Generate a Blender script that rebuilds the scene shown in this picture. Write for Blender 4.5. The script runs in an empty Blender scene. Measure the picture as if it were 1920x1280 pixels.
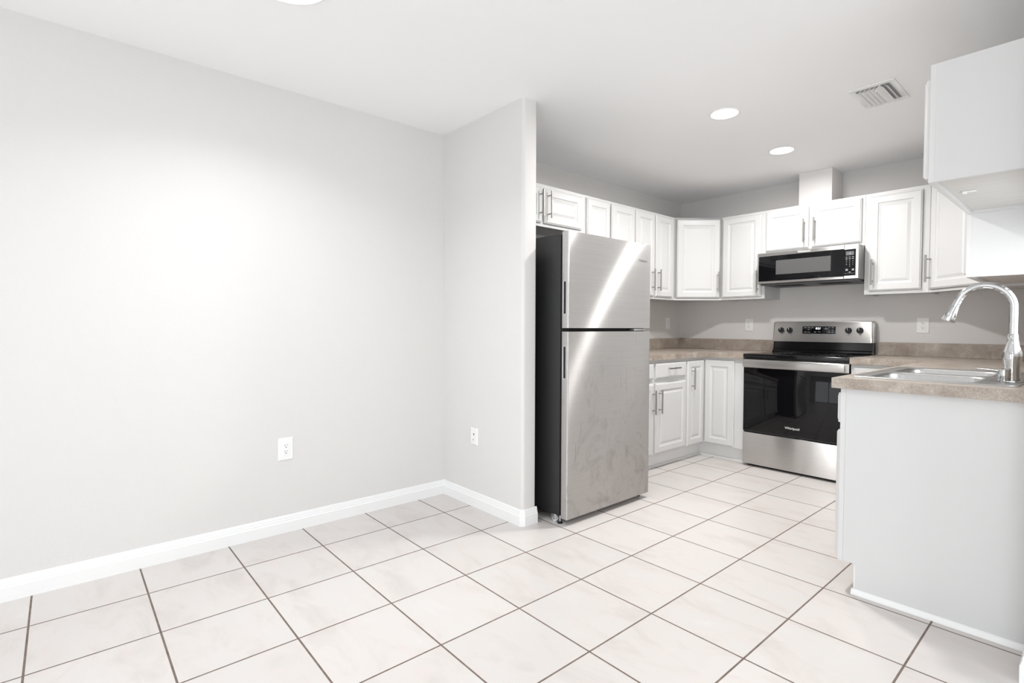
import bpy, bmesh, math, random
from mathutils import Vector, Matrix

scene = bpy.context.scene
COL = scene.collection
PI = math.pi

# ---------------------------------------------------------------- camera
F_PX, YAW, PIT, ROL = 978.05, -0.85370, -0.02816, 0.00311
CAM = Vector((2.6959, -1.7913, 1.1517))
fw = Vector((math.sin(YAW) * math.cos(PIT), math.cos(YAW) * math.cos(PIT), math.sin(PIT)))
rt = Vector((math.cos(YAW), -math.sin(YAW), 0))
up = rt.cross(fw)
r2 = math.cos(ROL) * rt + math.sin(ROL) * up
u2 = -math.sin(ROL) * rt + math.cos(ROL) * up
cd = bpy.data.cameras.new('camera')
cam = bpy.data.objects.new('camera', cd)
COL.objects.link(cam)
cd.sensor_width = 36.0
cd.lens = F_PX / 1920.0 * 36.0
cd.clip_start = 0.02
cam.matrix_world = Matrix(((r2.x, u2.x, -fw.x, CAM.x), (r2.y, u2.y, -fw.y, CAM.y), (r2.z, u2.z, -fw.z, CAM.z), (0, 0, 0, 1)))
scene.camera = cam

# ---------------------------------------------------------------- light and exposure
scene.view_settings.view_transform = 'Standard'
scene.view_settings.look = 'None'
scene.view_settings.gamma = 1
scene.view_settings.use_curve_mapping = False
scene.view_settings.exposure = 0.47
SKY = 0.3            # daylight outside the windows
ADDED_DOOR_W = 15.0        # added light from an invented glass door behind the camera
ADDED_DOOR2_W = 60.0       # added light from a second invented glass door behind the camera
ADDED_WIN_W = 24.0         # added light from an invented dining window
ADDED_SINKWIN_W = 3.0     # added light from an invented, unseen window over the sink
LED_KITCHEN = 21.0   # watts of each kitchen LED
LED_KITCHEN2 = 9.0  # watts, the one nearer the range
LED_DINING = 7.6
ADDED_LED_REAR = 4.0      # invented ceiling light behind the camera, added as fill
world = bpy.data.worlds.new('world')
scene.world = world
world.use_nodes = True
world.node_tree.nodes['Background'].inputs[0].default_value = (0.92, 0.96, 1.0, 1)
world.node_tree.nodes['Background'].inputs[1].default_value = SKY


def area(name, loc, rot, sx, sy, w, col):
    l = bpy.data.lights.new(name, 'AREA')
    l.shape = 'RECTANGLE'
    l.size, l.size_y, l.energy, l.color = sx, sy, w, col
    o = bpy.data.objects.new(name, l)
    o.location = loc
    o.rotation_euler = rot
    COL.objects.link(o)
    return o


# room numbers (metres)
XL, YS, YE, XE, YK, XR, H = -0.314, 0.213, 0.323, 0.4915, 3.202, 2.54, 2.45
YB, XD = -4.6, 4.7                    # wall behind the camera, far right wall of the dining side
ZC, ZB, ZT = 0.9335, 1.405, 2.168     # counter top, upper cabinet bottom and top
area('daylight_glass_door', (0.90, YB - 0.10, 1.03), (PI / 2, 0, 0), 1.75, 1.95, ADDED_DOOR_W, (0.925, 0.97, 1.0))  # unseen source added as fill, placed in an invented glass door
area('daylight_second_door', (3.50, YB - 0.10, 1.03), (PI / 2, 0, 0), 1.75, 1.95, ADDED_DOOR2_W, (0.925, 0.97, 1.0))  # second unseen source, behind another invented glass door
area('daylight_window', (XD + 0.10, -0.5, 1.2), (0, PI / 2, 0), 1.6, 1.7, ADDED_WIN_W, (0.925, 0.97, 1.0))  # light added for the dining side through an invented window
area('daylight_sink_window', (XR + 0.15, 1.20, 1.33), (0, PI / 2, 0), 0.50, 0.72, ADDED_SINKWIN_W, (0.925, 0.97, 1.0))  # extra light where a window over the sink was invented


# ---------------------------------------------------------------- mesh helpers
class MB:
    def __init__(s):
        s.bm = bmesh.new()

    def add(s, verts, faces):
        vs = [s.bm.verts.new(v) for v in verts]
        fs = []
        for f in faces:
            try:
                fs.append(s.bm.faces.new([vs[i] for i in f]))
            except ValueError:
                pass
        return vs, fs

    def box(s, x0, x1, y0, y1, z0, z1, bev=0.0, seg=2):
        if x0 > x1: x0, x1 = x1, x0
        if y0 > y1: y0, y1 = y1, y0
        if z0 > z1: z0, z1 = z1, z0
        vs, fs = s.add([(x, y, z) for x in (x0, x1) for y in (y0, y1) for z in (z0, z1)],
                       [(0, 1, 3, 2), (4, 6, 7, 5), (0, 4, 5, 1), (2, 3, 7, 6), (0, 2, 6, 4), (1, 5, 7, 3)])
        if bev > 0:
            es = list({e for f in fs for e in f.edges})
            bmesh.ops.bevel(s.bm, geom=es, offset=bev, segments=seg, profile=0.5, affect='EDGES', clamp_overlap=True)
        return s

    def prism(s, poly, axis, a0, a1):
        """extrude a 2-D polygon along axis; poly pairs are the two other axes in order"""
        def P(p, a):
            return {'x': (a, p[0], p[1]), 'y': (p[0], a, p[1]), 'z': (p[0], p[1], a)}[axis]
        n = len(poly)
        s.add([P(p, a0) for p in poly] + [P(p, a1) for p in poly],
              [tuple(range(n))[::-1], tuple(range(n, 2 * n))] + [(i, (i + 1) % n, n + (i + 1) % n, n + i) for i in range(n)])
        return s

    def loft(s, rings, close=True, cap0=True, cap1=True):
        n = len(rings[0])
        vs = [v for r in rings for v in r]
        fs = []
        for k in range(len(rings) - 1):
            for i in range(n if close else n - 1):
                j = (i + 1) % n
                fs.append((k * n + i, k * n + j, (k + 1) * n + j, (k + 1) * n + i))
        if cap0: fs.append(tuple(range(n))[::-1])
        if cap1: fs.append(tuple(range((len(rings) - 1) * n, len(rings) * n)))
        s.add(vs, fs)
        return s

    def tube(s, pts, rad, seg=16, cap=True):
        pts = [Vector(p) for p in pts]
        if not hasattr(rad, '__len__'): rad = [rad] * len(pts)
        rings, ref = [], None
        for i, p in enumerate(pts):
            t = (pts[min(i + 1, len(pts) - 1)] - pts[max(i - 1, 0)]).normalized()
            if ref is None:
                ref = Vector((0, 0, 1)) if abs(t.z) < 0.9 else Vector((1, 0, 0))
            a = (ref - t * ref.dot(t)).normalized()
            b = t.cross(a)
            ref = a
            rings.append([p + (a * math.cos(2 * PI * k / seg) + b * math.sin(2 * PI * k / seg)) * rad[i] for k in range(seg)])
        return s.loft(rings, True, cap, cap)

    def lathe(s, prof, c=(0, 0, 0), seg=32, sx=1, sy=1, cap0=True, cap1=True):
        rings = [[(c[0] + r * sx * math.cos(2 * PI * k / seg), c[1] + r * sy * math.sin(2 * PI * k / seg), c[2] + z)
                  for k in range(seg)] for r, z in prof]
        return s.loft(rings, True, cap0, cap1)

    def rrect(s, x0, x1, z0, z1, steps, y=0.0, r=0.0, seg=5, cap=True, back=None):
        """nested rounded rectangles in the xz plane; steps = (inset, outward) with outward towards -y"""
        rings = []
        if back is not None: steps = [(steps[0][0], back)] + list(steps)
        for ins, out in steps:
            rr = max(r - ins, 0.0)
            a0, a1, b0, b1 = x0 + ins, x1 - ins, z0 + ins, z1 - ins
            ring = []
            if r > 0:
                for cx, cz, st in ((a1 - rr, b1 - rr, 0), (a0 + rr, b1 - rr, 1), (a0 + rr, b0 + rr, 2), (a1 - rr, b0 + rr, 3)):
                    for k in range(seg + 1):
                        t = (st + k / seg) * PI / 2
                        ring.append((cx + rr * math.cos(t), y - out, cz + rr * math.sin(t)))
            else:
                ring = [(a1, y - out, b1), (a0, y - out, b1), (a0, y - out, b0), (a1, y - out, b0)]
            rings.append(ring)
        return s.loft(rings, True, back is not None, cap)

    def build(s, name, mat, parent=None, smooth=True, loc=None, ang=35):
        bm = s.bm
        bmesh.ops.recalc_face_normals(bm, faces=bm.faces)
        me = bpy.data.meshes.new(name)
        bm.to_mesh(me)
        bm.free()
        if mat: me.materials.append(mat)
        if smooth:
            me.polygons.foreach_set('use_smooth', [True] * len(me.polygons))
            me.set_sharp_from_angle(angle=math.radians(ang))
        o = bpy.data.objects.new(name, me)
        COL.objects.link(o)
        if parent: o.parent = parent
        if loc: o.location = loc
        return o


def thing(name, label, cat, loc=(0, 0, 0), rz=0.0, group=None):
    o = bpy.data.objects.new(name, None)
    o.empty_display_size = 0.1
    COL.objects.link(o)
    o.location = loc
    o.rotation_euler = (0, 0, rz)
    return tag(o, label, cat, group)


def tag(o, label, cat, group=None):
    o['label'] = label
    o['category'] = cat
    group = group or GROUPS.get(cat)
    if group: o['group'] = group
    return o


GROUPS = {'cabinet': 'white kitchen cabinets', 'outlet': 'duplex wall outlets', 'countertop': 'stone-look countertops', 'ceiling light': 'round ceiling lights'}


def struct(mb, name, mat, smooth=True, **k):
    o = mb.build(name, mat, smooth=smooth, **k)
    o['kind'] = 'structure'
    return o


def text(s, name, size, mat, parent, loc, rot, ext=0.0004, align='CENTER', sx=1.0):
    cu = bpy.data.curves.new(name, 'FONT')
    cu.body = s
    cu.size = size
    cu.extrude = ext
    cu.align_x = align
    cu.align_y = 'CENTER'
    tmp = bpy.data.objects.new(name, cu)
    me = bpy.data.meshes.new_from_object(tmp)
    bpy.data.objects.remove(tmp)
    me.materials.clear()
    me.materials.append(mat)
    o = bpy.data.objects.new(name, me)
    COL.objects.link(o)
    o.parent = parent
    o.location = loc
    o.rotation_euler = rot
    o.scale = (sx, 1, 1)
    return o


# ---------------------------------------------------------------- materials
def mat(name, col, rough=0.5, metal=0.0, **k):
    m = bpy.data.materials.new(name)
    m.use_nodes = True
    b = m.node_tree.nodes['Principled BSDF']
    b.inputs['Base Color'].default_value = (*col, 1)
    b.inputs['Roughness'].default_value = rough
    b.inputs['Metallic'].default_value = metal
    for n, v in k.items():
        b.inputs[n.replace('_', ' ')].default_value = v
    return m


def nd(m, t, **k):
    n = m.node_tree.nodes.new(t)
    for a, v in k.items():
        setattr(n, a, v)
    return n


def lk(m, a, b):
    m.node_tree.links.new(a, b)


def noise(m, scale, detail=4, rough=0.5, vec=None, dist=0.0):
    n = nd(m, 'ShaderNodeTexNoise')
    n.inputs['Scale'].default_value = scale
    n.inputs['Detail'].default_value = detail
    n.inputs['Roughness'].default_value = rough
    n.inputs['Distortion'].default_value = dist
    if vec: lk(m, vec, n.inputs['Vector'])
    return n.outputs['Fac']


def pos(m, scale=None):
    g = nd(m, 'ShaderNodeNewGeometry').outputs['Position']
    if scale:
        mp = nd(m, 'ShaderNodeMapping')
        mp.inputs['Scale'].default_value = scale
        lk(m, g, mp.inputs['Vector'])
        return mp.outputs['Vector']
    return g


def ramp(m, fac, stops):
    r = nd(m, 'ShaderNodeValToRGB')
    e = r.color_ramp.elements
    while len(e) < len(stops): e.new(0.5)
    for i, (p, c) in enumerate(stops):
        e[i].position = p
        e[i].color = (*c, 1) if hasattr(c, '__len__') else (c, c, c, 1)
    lk(m, fac, r.inputs['Fac'])
    return r.outputs['Color']


def bump(m, h, strength=0.1, dist=0.01):
    b = nd(m, 'ShaderNodeBump')
    b.inputs['Strength'].default_value = strength
    b.inputs['Distance'].default_value = dist
    lk(m, h, b.inputs['Height'])
    lk(m, b.outputs['Normal'], m.node_tree.nodes['Principled BSDF'].inputs['Normal'])


def math_(m, op, a, b=None, c=None):
    n = nd(m, 'ShaderNodeMath', operation=op)
    for i, v in enumerate((a, b, c)):
        if v is None: continue
        if isinstance(v, (int, float)): n.inputs[i].default_value = v
        else: lk(m, v, n.inputs[i])
    return n.outputs[0]


def mixc(m, fac, a, b, mode='MIX'):
    n = nd(m, 'ShaderNodeMix', data_type='RGBA', blend_type=mode)
    if isinstance(fac, (int, float)): n.inputs[0].default_value = fac
    else: lk(m, fac, n.inputs[0])
    for i, v in ((6, a), (7, b)):
        if isinstance(v, tuple): n.inputs[i].default_value = (*v, 1)
        else: lk(m, v, n.inputs[i])
    return n.outputs[2]


def P(m):
    return m.node_tree.nodes['Principled BSDF'].inputs


# painted drywall with an orange-peel texture
M_WALL = mat('wall_paint', (0.712, 0.694, 0.680), 0.62)
bump(M_WALL, noise(M_WALL, 95, 3, 0.55, pos(M_WALL)), 0.22, 0.004)
M_CEIL = mat('ceiling_paint', (0.94, 0.94, 0.945), 0.8)
bump(M_CEIL, noise(M_CEIL, 120, 2, 0.5, pos(M_CEIL)), 0.06, 0.003)
M_TRIM = mat('trim_paint', (0.86, 0.86, 0.855), 0.35)
M_CAB = mat('cabinet_paint', (0.69, 0.688, 0.683), 0.32)
M_END = mat('cabinet_end_panel', (0.80, 0.80, 0.80), 0.4)
P(M_END)['Base Color'].default_value = (0.665, 0.665, 0.665, 1)
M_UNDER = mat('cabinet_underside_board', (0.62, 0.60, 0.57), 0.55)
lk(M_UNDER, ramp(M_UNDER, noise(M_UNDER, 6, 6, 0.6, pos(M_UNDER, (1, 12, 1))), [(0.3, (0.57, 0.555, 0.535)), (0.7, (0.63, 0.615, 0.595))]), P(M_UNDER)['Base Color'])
M_DUCT = mat('duct_cover_paint', (0.84, 0.82, 0.81), 0.5)
M_PLATE = mat('white_plastic', (0.87, 0.87, 0.86), 0.3)
M_SLOT = mat('dark_slot', (0.03, 0.03, 0.03), 0.6)
M_BLACKP = mat('black_plastic', (0.012, 0.012, 0.013), 0.35)
M_RUBBER = mat('black_gasket', (0.004, 0.004, 0.004), 0.7)
M_GLASS = mat('black_glass', (0.004, 0.004, 0.005), 0.035)
P(M_GLASS)['IOR'].default_value = 1.38
M_WINDOW = mat('smoked_oven_window', (0.10, 0.10, 0.10), 0.12)
M_ENAMEL = mat('black_enamel', (0.006, 0.006, 0.007), 0.12)
M_CHROME = mat('chrome', (0.60, 0.61, 0.615), 0.10, 1.0)
M_NICKEL = mat('brushed_nickel', (0.38, 0.36, 0.34), 0.36, 1.0)
M_ZINC = mat('zinc_steel', (0.75, 0.76, 0.77), 0.35, 1.0)
M_PRINT = mat('white_print', (0.85, 0.85, 0.85), 0.5)
M_GREYPRINT = mat('grey_print', (0.22, 0.22, 0.23), 0.5)
M_LCD = mat('grey_display', (0.13, 0.135, 0.14), 0.3)
M_CAST = mat('translucent_caster_plastic', (0.72, 0.74, 0.75), 0.3)


def emis(name, col, s):
    m = bpy.data.materials.new(name)
    m.use_nodes = True
    nt = m.node_tree
    nt.nodes.remove(nt.nodes['Principled BSDF'])
    e = nt.nodes.new('ShaderNodeEmission')
    e.inputs[0].default_value = (*col, 1)
    e.inputs[1].default_value = s
    nt.links.new(e.outputs[0], nt.nodes['Material Output'].inputs[0])
    return m


M_LEDK = emis('kitchen_led_lens', (1.0, 0.99, 0.98), 6.0)
M_LEDD = emis('dining_led_lens', (1.0, 1.0, 1.0), 6.0)
M_DIGIT = emis('lit_digits', (0.85, 0.95, 1.0), 2.5)

# porcelain tiles with brown grout
M_TILE = mat('floor_tile', (0.7, 0.68, 0.66), 0.4)
m = M_TILE
TP, TSC, TX, TR, GW = 0.3749, 1.0097, 0.0084, -0.0043, 0.0068
mp = nd(m, 'ShaderNodeMapping', vector_type='TEXTURE')
mp.inputs['Location'].default_value = (TX, 0, 0)
mp.inputs['Rotation'].default_value = (0, 0, TR)
mp.inputs['Scale'].default_value = (TP, TP * TSC, 1)
lk(m, pos(m), mp.inputs['Vector'])
sp = nd(m, 'ShaderNodeSeparateXYZ')
lk(m, mp.outputs[0], sp.inputs[0])


def linedist(c, wid):
    a = math_(m, 'ABSOLUTE', math_(m, 'SUBTRACT', math_(m, 'FRACT', math_(m, 'ADD', c, 0.5)), 0.5))
    return math_(m, 'SUBTRACT', 1.0, math_(m, 'SMOOTH_MIN', math_(m, 'DIVIDE', a, wid), 1.0, 0.05)) if False else math_(m, 'LESS_THAN', a, wid)


gx = linedist(sp.outputs[0], GW / 2 / TP)
gy = linedist(sp.outputs[1], GW / 2 / TP)
gr = math_(m, 'MAXIMUM', gx, gy)
cell = nd(m, 'ShaderNodeCombineXYZ')
lk(m, math_(m, 'FLOOR', sp.outputs[0]), cell.inputs[0])
lk(m, math_(m, 'FLOOR', sp.outputs[1]), cell.inputs[1])
wn = nd(m, 'ShaderNodeTexWhiteNoise')
lk(m, cell.outputs[0], wn.inputs['Vector'])
off = nd(m, 'ShaderNodeVectorMath', operation='MULTIPLY_ADD')
lk(m, wn.outputs['Color'], off.inputs[0])
off.inputs[1].default_value = (7, 7, 7)
lk(m, pos(m, (1.0, 2.2, 1)), off.inputs[2])
n1 = noise(m, 3.2, 6, 0.6, off.outputs[0], 0.6)
n2 = noise(m, 7.5, 5, 0.55, off.outputs[0])
base = ramp(m, n1, [(0.30, (0.585, 0.550, 0.528)), (0.48, (0.655, 0.622, 0.600)), (0.60, (0.645, 0.628, 0.610)), (0.75, (0.690, 0.662, 0.640))])
base = mixc(m, ramp(m, n2, [(0.55, 0.0), (0.8, 0.35)]), base, (0.66, 0.565, 0.535))
bri = math_(m, 'MULTIPLY_ADD', wn.outputs['Value'], 0.05, 0.975)
bb = nd(m, 'ShaderNodeCombineXYZ')
for i in range(3): lk(m, bri, bb.inputs[i])
base = mixc(m, 1.0, base, bb.outputs[0], 'MULTIPLY')
base = mixc(m, 1.0, base, (1.03, 1.018, 1.014), 'MULTIPLY')
grc = ramp(m, noise(m, 30, 3, 0.6, pos(m)), [(0.3, (0.135, 0.098, 0.080)), (0.7, (0.215, 0.165, 0.140))])
lk(m, mixc(m, gr, base, grc), P(m)['Base Color'])
lk(m, math_(m, 'MULTIPLY_ADD', gr, 0.45, 0.36), P(m)['Roughness'])
bump(m, math_(m, 'SUBTRACT', math_(m, 'MULTIPLY', n2, 0.10), gr), 0.35, 0.002)

# taupe stone-look laminate
M_LAM = mat('stone_laminate', (0.4, 0.34, 0.3), 0.38)
m = M_LAM
a = noise(m, 9, 8, 0.65, pos(m), 0.8)
b = noise(m, 160, 3, 0.7, pos(m))
c0 = ramp(m, a, [(0.30, (0.255, 0.205, 0.172)), (0.45, (0.345, 0.285, 0.243)), (0.58, (0.405, 0.345, 0.300)), (0.72, (0.520, 0.465, 0.415))])
c0 = mixc(m, 1.0, c0, (1.02, 1.04, 1.03), 'MULTIPLY')
lk(m, mixc(m, 0.55, c0, mixc(m, 1.0, c0, ramp(m, b, [(0.30, (0.62, 0.60, 0.58)), (0.5, (1.0, 1.0, 1.0)), (0.68, (1.35, 1.33, 1.30))]), 'MULTIPLY')), P(m)['Base Color'])


def steel(name, col, rough, aniso, smudge=0.0, tangent=(0, 0, 1), brush=(1, 1, 400), haze=0.10):
    """brushed metal: roughness is stretched across the brushing (along tangent)"""
    m = mat(name, col, 0.5, 0.0)
    P(m)['Specular IOR Level'].default_value = 0.0
    g = nd(m, 'ShaderNodeBsdfAnisotropic')
    g.distribution = 'GGX'
    g.inputs['Anisotropy'].default_value = -aniso
    t = nd(m, 'ShaderNodeCombineXYZ')
    for i in range(3): t.inputs[i].default_value = tangent[i]
    lk(m, t.outputs[0], g.inputs['Tangent'])
    br = noise(m, 1.0, 3, 0.6, pos(m, brush))
    cl = noise(m, 3.5, 6, 0.6, pos(m, (1, 1, 0.6)))
    f = math_(m, 'MULTIPLY_ADD', cl, 0.06, rough - 0.03)
    v = ramp(m, br, [(0.3, tuple(x * 0.95 for x in col)), (0.7, tuple(x * 1.04 for x in col))])
    mixf = haze
    if smudge:
        sp = nd(m, 'ShaderNodeSeparateXYZ')
        lk(m, pos(m), sp.inputs[0])
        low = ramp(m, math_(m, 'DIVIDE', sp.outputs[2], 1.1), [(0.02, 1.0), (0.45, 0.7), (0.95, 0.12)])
        st = noise(m, 3.5, 10, 0.74, pos(m, (1, 1.3, 1.0)), 1.4)
        dr = noise(m, 1.0, 4, 0.7, pos(m, (1, 60, 3.0)))
        sm = math_(m, 'MULTIPLY', math_(m, 'ADD', math_(m, 'ADD', ramp(m, st, [(0.50, 0.0), (0.68, 0.65)]), ramp(m, noise(m, 1.0, 4, 0.6, pos(m, (1, 38, 60))), [(0.68, 0.0), (0.76, 0.6)])), ramp(m, dr, [(0.63, 0.0), (0.70, 0.8)])), low)
        sm = math_(m, 'MULTIPLY', sm, smudge)
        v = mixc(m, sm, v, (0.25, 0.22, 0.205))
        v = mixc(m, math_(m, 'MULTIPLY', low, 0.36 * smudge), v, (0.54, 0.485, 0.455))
        f = math_(m, 'ADD', f, math_(m, 'MULTIPLY', sm, 0.10))
        mixf = math_(m, 'MULTIPLY_ADD', sm, 0.35, haze)
    lk(m, v, P(m)['Base Color'])
    lk(m, v, g.inputs['Color'])
    lk(m, f, g.inputs['Roughness'])
    mx = nd(m, 'ShaderNodeMixShader')
    if isinstance(mixf, float): mx.inputs[0].default_value = mixf
    else: lk(m, mixf, mx.inputs[0])
    lk(m, g.outputs[0], mx.inputs[1])
    lk(m, m.node_tree.nodes['Principled BSDF'].outputs[0], mx.inputs[2])
    lk(m, mx.outputs[0], m.node_tree.nodes['Material Output'].inputs['Surface'])
    return m


M_STEEL = steel('brushed_stainless', (0.65, 0.635, 0.62), 0.33, 0.72, haze=0.12)
M_FRIDGE = steel('smudged_stainless', (0.70, 0.69, 0.68), 0.33, 0.84, 1.25, brush=(1, 2, 260), haze=0.24)
M_FRIDGET = steel('clean_stainless', (0.74, 0.73, 0.72), 0.33, 0.84, 0.25, brush=(1, 2, 260), haze=0.24)
M_SINK = steel('sink_stainless', (0.50, 0.495, 0.49), 0.33, 0.25, tangent=(1, 0, 0), brush=(60, 400, 60), haze=0.12)
M_SIDE = mat('charcoal_textured_steel', (0.020, 0.020, 0.021), 0.38)
bump(M_SIDE, noise(M_SIDE, 420, 2, 0.5, pos(M_SIDE)), 0.10, 0.001)

# ---------------------------------------------------------------- room
struct(MB().box(XL - 0.12, XD + 0.12, YB - 0.12, YK + 0.12, -0.08, 0.0), 'floor', M_TILE, smooth=False)
struct(MB().box(XL - 0.12, XD + 0.12, YB - 0.12, YK + 0.12, H, H + 0.08), 'ceiling', M_CEIL, smooth=False)
struct(MB().box(XL - 0.12, XL, YB, YK, 0, H), 'wall_left', M_WALL, smooth=False)
struct(MB().box(XL - 0.12, XD + 0.12, YK, YK + 0.12, 0, H), 'wall_kitchen_back', M_WALL, smooth=False)
# wall stub with rounded drywall corners
r = 0.020
poly = [(XL, YS)]
for k in range(7):
    t = -PI / 2 + k / 6 * PI / 2
    poly.append((XE - r + r * math.cos(t), YS + r + r * math.sin(t)))
for k in range(7):
    t = k / 6 * PI / 2
    poly.append((XE - r + r * math.cos(t), YE - r + r * math.sin(t)))
poly.append((XL, YE))
struct(MB().prism(poly, 'z', 0, H), 'wall_stub', M_WALL, ang=30)
struct(MB().box(XR, XR + 0.12, 0.55, 0.82, 0, H).box(XR, XR + 0.12, 1.58, YK, 0, H).box(XR, XR + 0.12, 0.82, 1.58, 0, 1.06).box(XR, XR + 0.12, 0.82, 1.58, 1.60, H), 'wall_kitchen_right', M_WALL, smooth=False)  # includes an opening for the invented sink window
struct(MB().box(XR + 0.04, XR + 0.09, 0.82, 0.855, 1.06, 1.60).box(XR + 0.04, XR + 0.09, 1.545, 1.58, 1.06, 1.60).box(XR + 0.04, XR + 0.09, 0.855, 1.545, 1.06, 1.095).box(XR + 0.04, XR + 0.09, 0.855, 1.545, 1.565, 1.60), 'window_2', M_TRIM, smooth=False)  # frame of the sink window, invented to let light in
# wall behind the camera with invented glass door openings, right wall with an invented window opening
w = MB()
w.box(XL, 0.0, YB - 0.12, YB, 0, H).box(1.8, 2.6, YB - 0.12, YB, 0, H).box(4.4, XD, YB - 0.12, YB, 0, H).box(0.0, 1.8, YB - 0.12, YB, 2.05, H).box(2.6, 4.4, YB - 0.12, YB, 2.05, H)
struct(w, 'wall_behind', M_WALL, smooth=False)
w = MB()
w.box(XD, XD + 0.12, YB, -1.4, 0, H).box(XD, XD + 0.12, 0.4, YK, 0, H).box(XD, XD + 0.12, -1.4, 0.4, 0, 0.35).box(XD, XD + 0.12, -1.4, 0.4, 2.05, H)
struct(w, 'wall_right', M_WALL, smooth=False)
for i_, xo in enumerate((0.0, 2.6)):
    w = MB()
    w.box(xo, xo + 0.06, YB - 0.09, YB - 0.03, 0, 2.05).box(xo + 1.74, xo + 1.8, YB - 0.09, YB - 0.03, 0, 2.05).box(xo + 0.87, xo + 0.93, YB - 0.09, YB - 0.03, 0.05, 2.0)
    w.box(xo + 0.06, xo + 1.74, YB - 0.09, YB - 0.03, 1.99, 2.05).box(xo + 0.06, xo + 1.74, YB - 0.09, YB - 0.03, 0.0, 0.06)
    struct(w, 'door_%d' % (i_ + 1), M_TRIM, smooth=False)  # frames of the two invented doors that admit added light
w = MB()
w.box(XD + 0.03, XD + 0.09, -1.4, -1.34, 0.35, 2.05).box(XD + 0.03, XD + 0.09, 0.34, 0.4, 0.35, 2.05)
w.box(XD + 0.03, XD + 0.09, -1.34, 0.34, 0.35, 0.41).box(XD + 0.03, XD + 0.09, -1.34, 0.34, 1.99, 2.05).box(XD + 0.03, XD + 0.09, -1.34, 0.34, 1.18, 1.22)
struct(w, 'window_1', M_TRIM, smooth=False)  # frame of the invented dining window

BBP = [(0, 0), (0.013, 0), (0.0135, 0.058), (0.0095, 0.064), (0.0095, 0.070), (0.007, 0.075), (0.0065, 0.086), (0.004, 0.093), (0, 0.095)]


def baseboard(name, pts):
    """pts: floor path (x, y); board stands on the left-hand side of travel"""
    rings = []
    n = len(pts)
    for i in range(n):
        p = Vector(pts[i])
        d0 = (p - Vector(pts[i - 1])).normalized() if i > 0 else None
        d1 = (Vector(pts[i + 1]) - p).normalized() if i < n - 1 else None
        if d0 is None: d0 = d1
        if d1 is None: d1 = d0
        n0, n1 = Vector((-d0.y, d0.x)), Vector((-d1.y, d1.x))
        mi = (n0 + n1)
        mi = mi / (mi.dot(n0) or 1)
        rings.append([(p.x + mi.x * o, p.y + mi.y * o, z) for o, z in BBP])
    struct(MB().loft(rings), name, M_TRIM, ang=20)


baseboard('baseboard_left', [(XL, YS - 0.0005), (XL, YB)][::-1] if False else [(XL, YS), (XL, YB)])
c = 0.016
baseboard('baseboard_stub', [(XE, YE + 0.002), (XE, YS + c), (XE - c, YS), (XL + 0.001, YS)])
baseboard('baseboard_right', [(XR, 0.548), (XR, 0.79)])

# ---------------------------------------------------------------- cabinets
# every cabinet is built in its own frame: x along its width, front plane at y = 0 facing -y, z up


def handle(parent, x, z, length, vert=True, y=0.0):
    hb = MB()
    yy = y - 0.034
    L = length / 2
    if vert:
        hb.tube([(x, yy, z - L), (x, yy, z + L)], 0.006, 12)
        for s in (-1, 1): hb.tube([(x, y, z + s * (L - 0.03)), (x, yy, z + s * (L - 0.03))], 0.0045, 10)
    else:
        hb.tube([(x - L, yy, z), (x + L, yy, z)], 0.006, 12)
        for s in (-1, 1): hb.tube([(x + s * (L - 0.03), y, z), (x + s * (L - 0.03), yy, z)], 0.0045, 10)
    h = hb.build('handle', M_NICKEL, parent)
    h['label'] = 'brushed nickel bar pull'
    return h


def door(root, x0, x1, z0, z1, hx=None, hz=None, hl=0.19, y=0.0, name='door', slab=False, vert=True):
    """raised-panel door lying on plane y (front plane of the face frame)"""
    t = 0.019
    sw = min(0.052, (x1 - x0) * 0.22)
    if slab:
        st = [(0, 0.010), (0.003, 0.0135), (0.010, 0.0145), (0.014, t)]
    else:
        st = [(0, 0.010), (0.003, 0.0135), (0.007, 0.0145), (0.010, t), (sw, t), (sw + 0.004, t - 0.005), (sw + 0.008, t - 0.0065),
              (sw + 0.012, t - 0.0065), (sw + 0.016, t - 0.0085), (sw + 0.036, t - 0.0025), (sw + 0.038, t - 0.0025)]
    d = MB().rrect(x0, x1, z0, z1, st, y - 0.0015, back=0.0).build(name, M_CAB, root, ang=12)
    if hx is not None:
        handle(d, hx, hz, hl, vert, y - 0.0015 - (t if slab else t))
    return d


def upper(label, loc, rz, w, z0, z1, depth, name='wall_cabinet', ends='', frame=True, group=None, cat='cabinet'):
    root = thing(name, label, cat, (loc[0], loc[1], z0), rz, group)
    h = z1 - z0
    FF = 0.019
    b = MB()
    b.box(0, 0.014, FF, depth, 0, h).box(w - 0.014, w, FF, depth, 0, h)
    b.box(0.014, w - 0.014, FF, depth, 0.016, 0.030).box(0.014, w - 0.014, FF, depth, h - 0.014, h)
    b.box(0.014, w - 0.014, depth - 0.012, depth, 0.0, h)
    b.build('carcass', M_END, root, smooth=False)
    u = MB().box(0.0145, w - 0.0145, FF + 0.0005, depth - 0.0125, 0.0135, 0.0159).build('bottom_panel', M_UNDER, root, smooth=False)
    u['label'] = 'grey-beige cabinet underside board'
    f = MB()
    f.box(0, 0.04, 0, FF, 0, h, 0.0008).box(w - 0.04, w, 0, FF, 0, h, 0.0008)
    f.box(0.04, w - 0.04, 0, FF, 0, 0.04, 0.0008).box(0.04, w - 0.04, 0, FF, h - 0.045, h, 0.0008)
    f.box(0.04, w - 0.04, 0.004, FF, 0.04, h - 0.045)
    f.build('face_frame', M_CAB, root, smooth=False)
    return root


G_UP = None
UD = 0.3245       # upper depth with frame
XU, YU = XL + UD, YK - UD
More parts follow.
